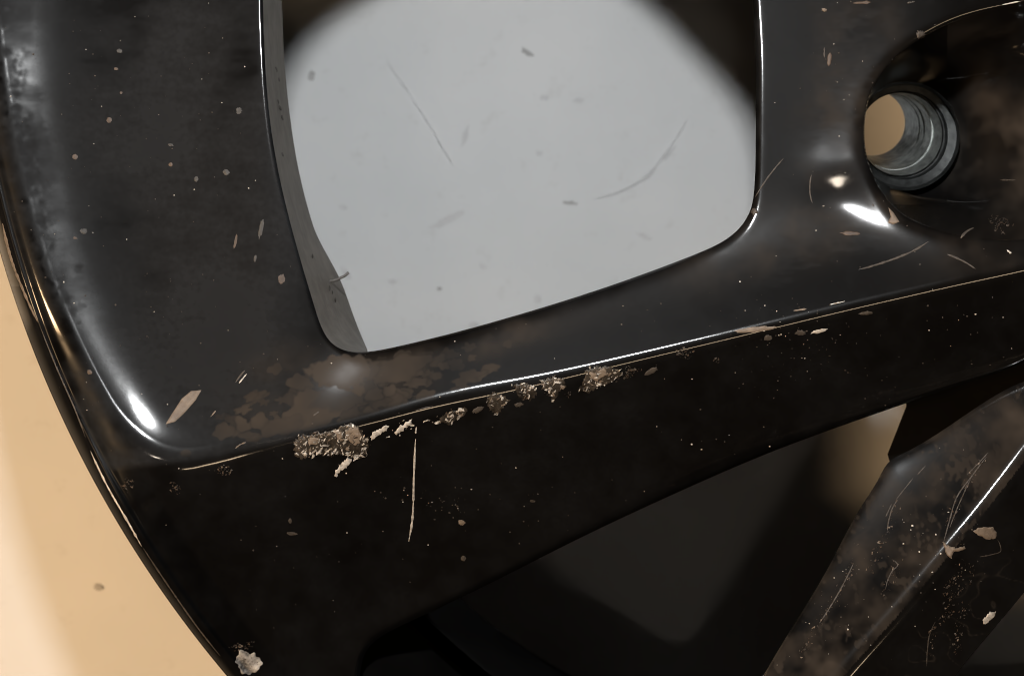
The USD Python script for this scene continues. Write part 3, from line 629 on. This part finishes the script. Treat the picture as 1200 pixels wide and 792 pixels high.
# loose dust specks, too many to count
r = np.random.default_rng(8)
cl = [(r.uniform(-10, 1200, 300), r.uniform(-10, 790, 300), .45, 1.0)]
for (cx, cy, sx, sy, n) in ((930, 395, 35, 22, 60), (530, 590, 16, 10, 30), (470, 580, 12, 8, 10), (620, 580, 30, 25, 12), (1145, 262, 12, 7, 14), (820, 520, 30, 15, 10), (1150, 380, 40, 30, 20), (960, 430, 60, 25, 30), (160, 110, 70, 80, 50), (160, 470, 70, 60, 30), (1010, 120, 40, 60, 30), (200, 330, 80, 70, 30), (1090, 640, 40, 60, 70), (980, 710, 35, 50, 60), (420, 600, 60, 50, 14), (730, 350, 90, 30, 18)):
    cl.append((r.normal(cx, sx, n), r.normal(cy, sy, n), .4, 1.1))
vs, fs, vs2, fs2 = [], [], [], []
for us, vs_, lo, hi in cl:
    ok = shapely.contains_xy(solid, us, vs_) & ~shapely.contains_xy(Polygon(POCKET), us, vs_)
    for u, v in zip(us[ok], vs_[ok]):
        s = lo + (hi - lo) * r.uniform() ** 2.5; m = 6; a = np.linspace(0, 2 * np.pi, m, endpoint=False) + r.uniform(0, 6)
        x, y = u + s * np.cos(a) * r.uniform(.6, 1.5), v + s * np.sin(a) * r.uniform(.6, 1.2)
        ring = back(x, y, height(x, y) + .05); top_ = back(np.array([u]), np.array([v]), height(np.array([u]), np.array([v])) + .05 + s * .08)
        A, F = (vs, fs) if r.uniform() < .75 else (vs2, fs2)
        b0 = sum(map(len, A)); A.append(np.vstack([ring, top_])); F += [[b0 + k, b0 + m, b0 + (k + 1) % m] for k in range(m)]
p = put(WP + 'dust_specks', np.vstack(vs), fs, dim_scratch); say(p, kind='stuff', label='fine grey dust specks on the paint')
p = put(WP + 'dust_specks', np.vstack(vs2), fs2, pale_scratch); say(p, kind='stuff', label='bright dust specks on the paint')
# dirt and a fibre on the left wall of the opening
def tube(path, pts, rad, mat):
    pts = np.asarray(pts, float); m = 6; n = len(pts); t = np.gradient(pts, axis=0); t /= np.linalg.norm(t, axis=1, keepdims=True)
    x = np.cross(t, [.3, .2, .93]); x /= np.linalg.norm(x, axis=1, keepdims=True); y = np.cross(t, x); a = np.arange(m) / m * 2 * np.pi
    v = (pts[:, None] + rad * (np.cos(a)[None, :, None] * x[:, None] + np.sin(a)[None, :, None] * y[:, None])).reshape(-1, 3)
    f = [[i * m + k, i * m + (k + 1) % m, (i + 1) * m + (k + 1) % m, (i + 1) * m + k] for i in range(n - 1) for k in range(m)]
    put(path, v, f, mat, smooth=True)
def on_wall(v, t, lift=1.2):
    """a point of the left wall of the large opening, t of the way down it"""
    i = order[np.argmin(np.abs(q[order, 1] - v) + 1000 * (q[order, 0] > 400))]
    return top[i] + (low[i] - top[i]) * t + np.array([lift, .1, .2])
for k, (v, t, s) in enumerate(((82, .5, 1.0), (95, .6, .8), (120, .45, .9), (128, .5, 1.3), (140, .55, 1.0), (182, .3, .8), (300, .4, .9), (345, .55, 1.2), (352, .6, .8), (366, .6, 1.0))):
    c0 = on_wall(v, t, .15); rr = np.random.default_rng(k); a = np.linspace(0, 6.283, 9)[:-1]
    ring = np.stack([np.full(8, .0), np.cos(a) * s * .6 * rr.uniform(.5, 1.1, 8), np.sin(a) * s * 1.6 * rr.uniform(.6, 1.2, 8)], 1) + c0
    put(WP + 'window_wall/dirt_spot', np.vstack([ring, c0 + [.1, 0, 0]]), [[i, 8, (i + 1) % 8] for i in range(8)], smudge_dark)
b0 = on_wall(333, .7, .4)
tube(WP + 'window_wall/fibre', [b0 + np.array([x, y, z]) for x, y, z in ((-2.5, -1, 0), (-1, -.2, .6), (.6, .1, 1), (2.4, .9, 1.4), (3.2, 1.6, 1.2))], .28, smudge_dark)
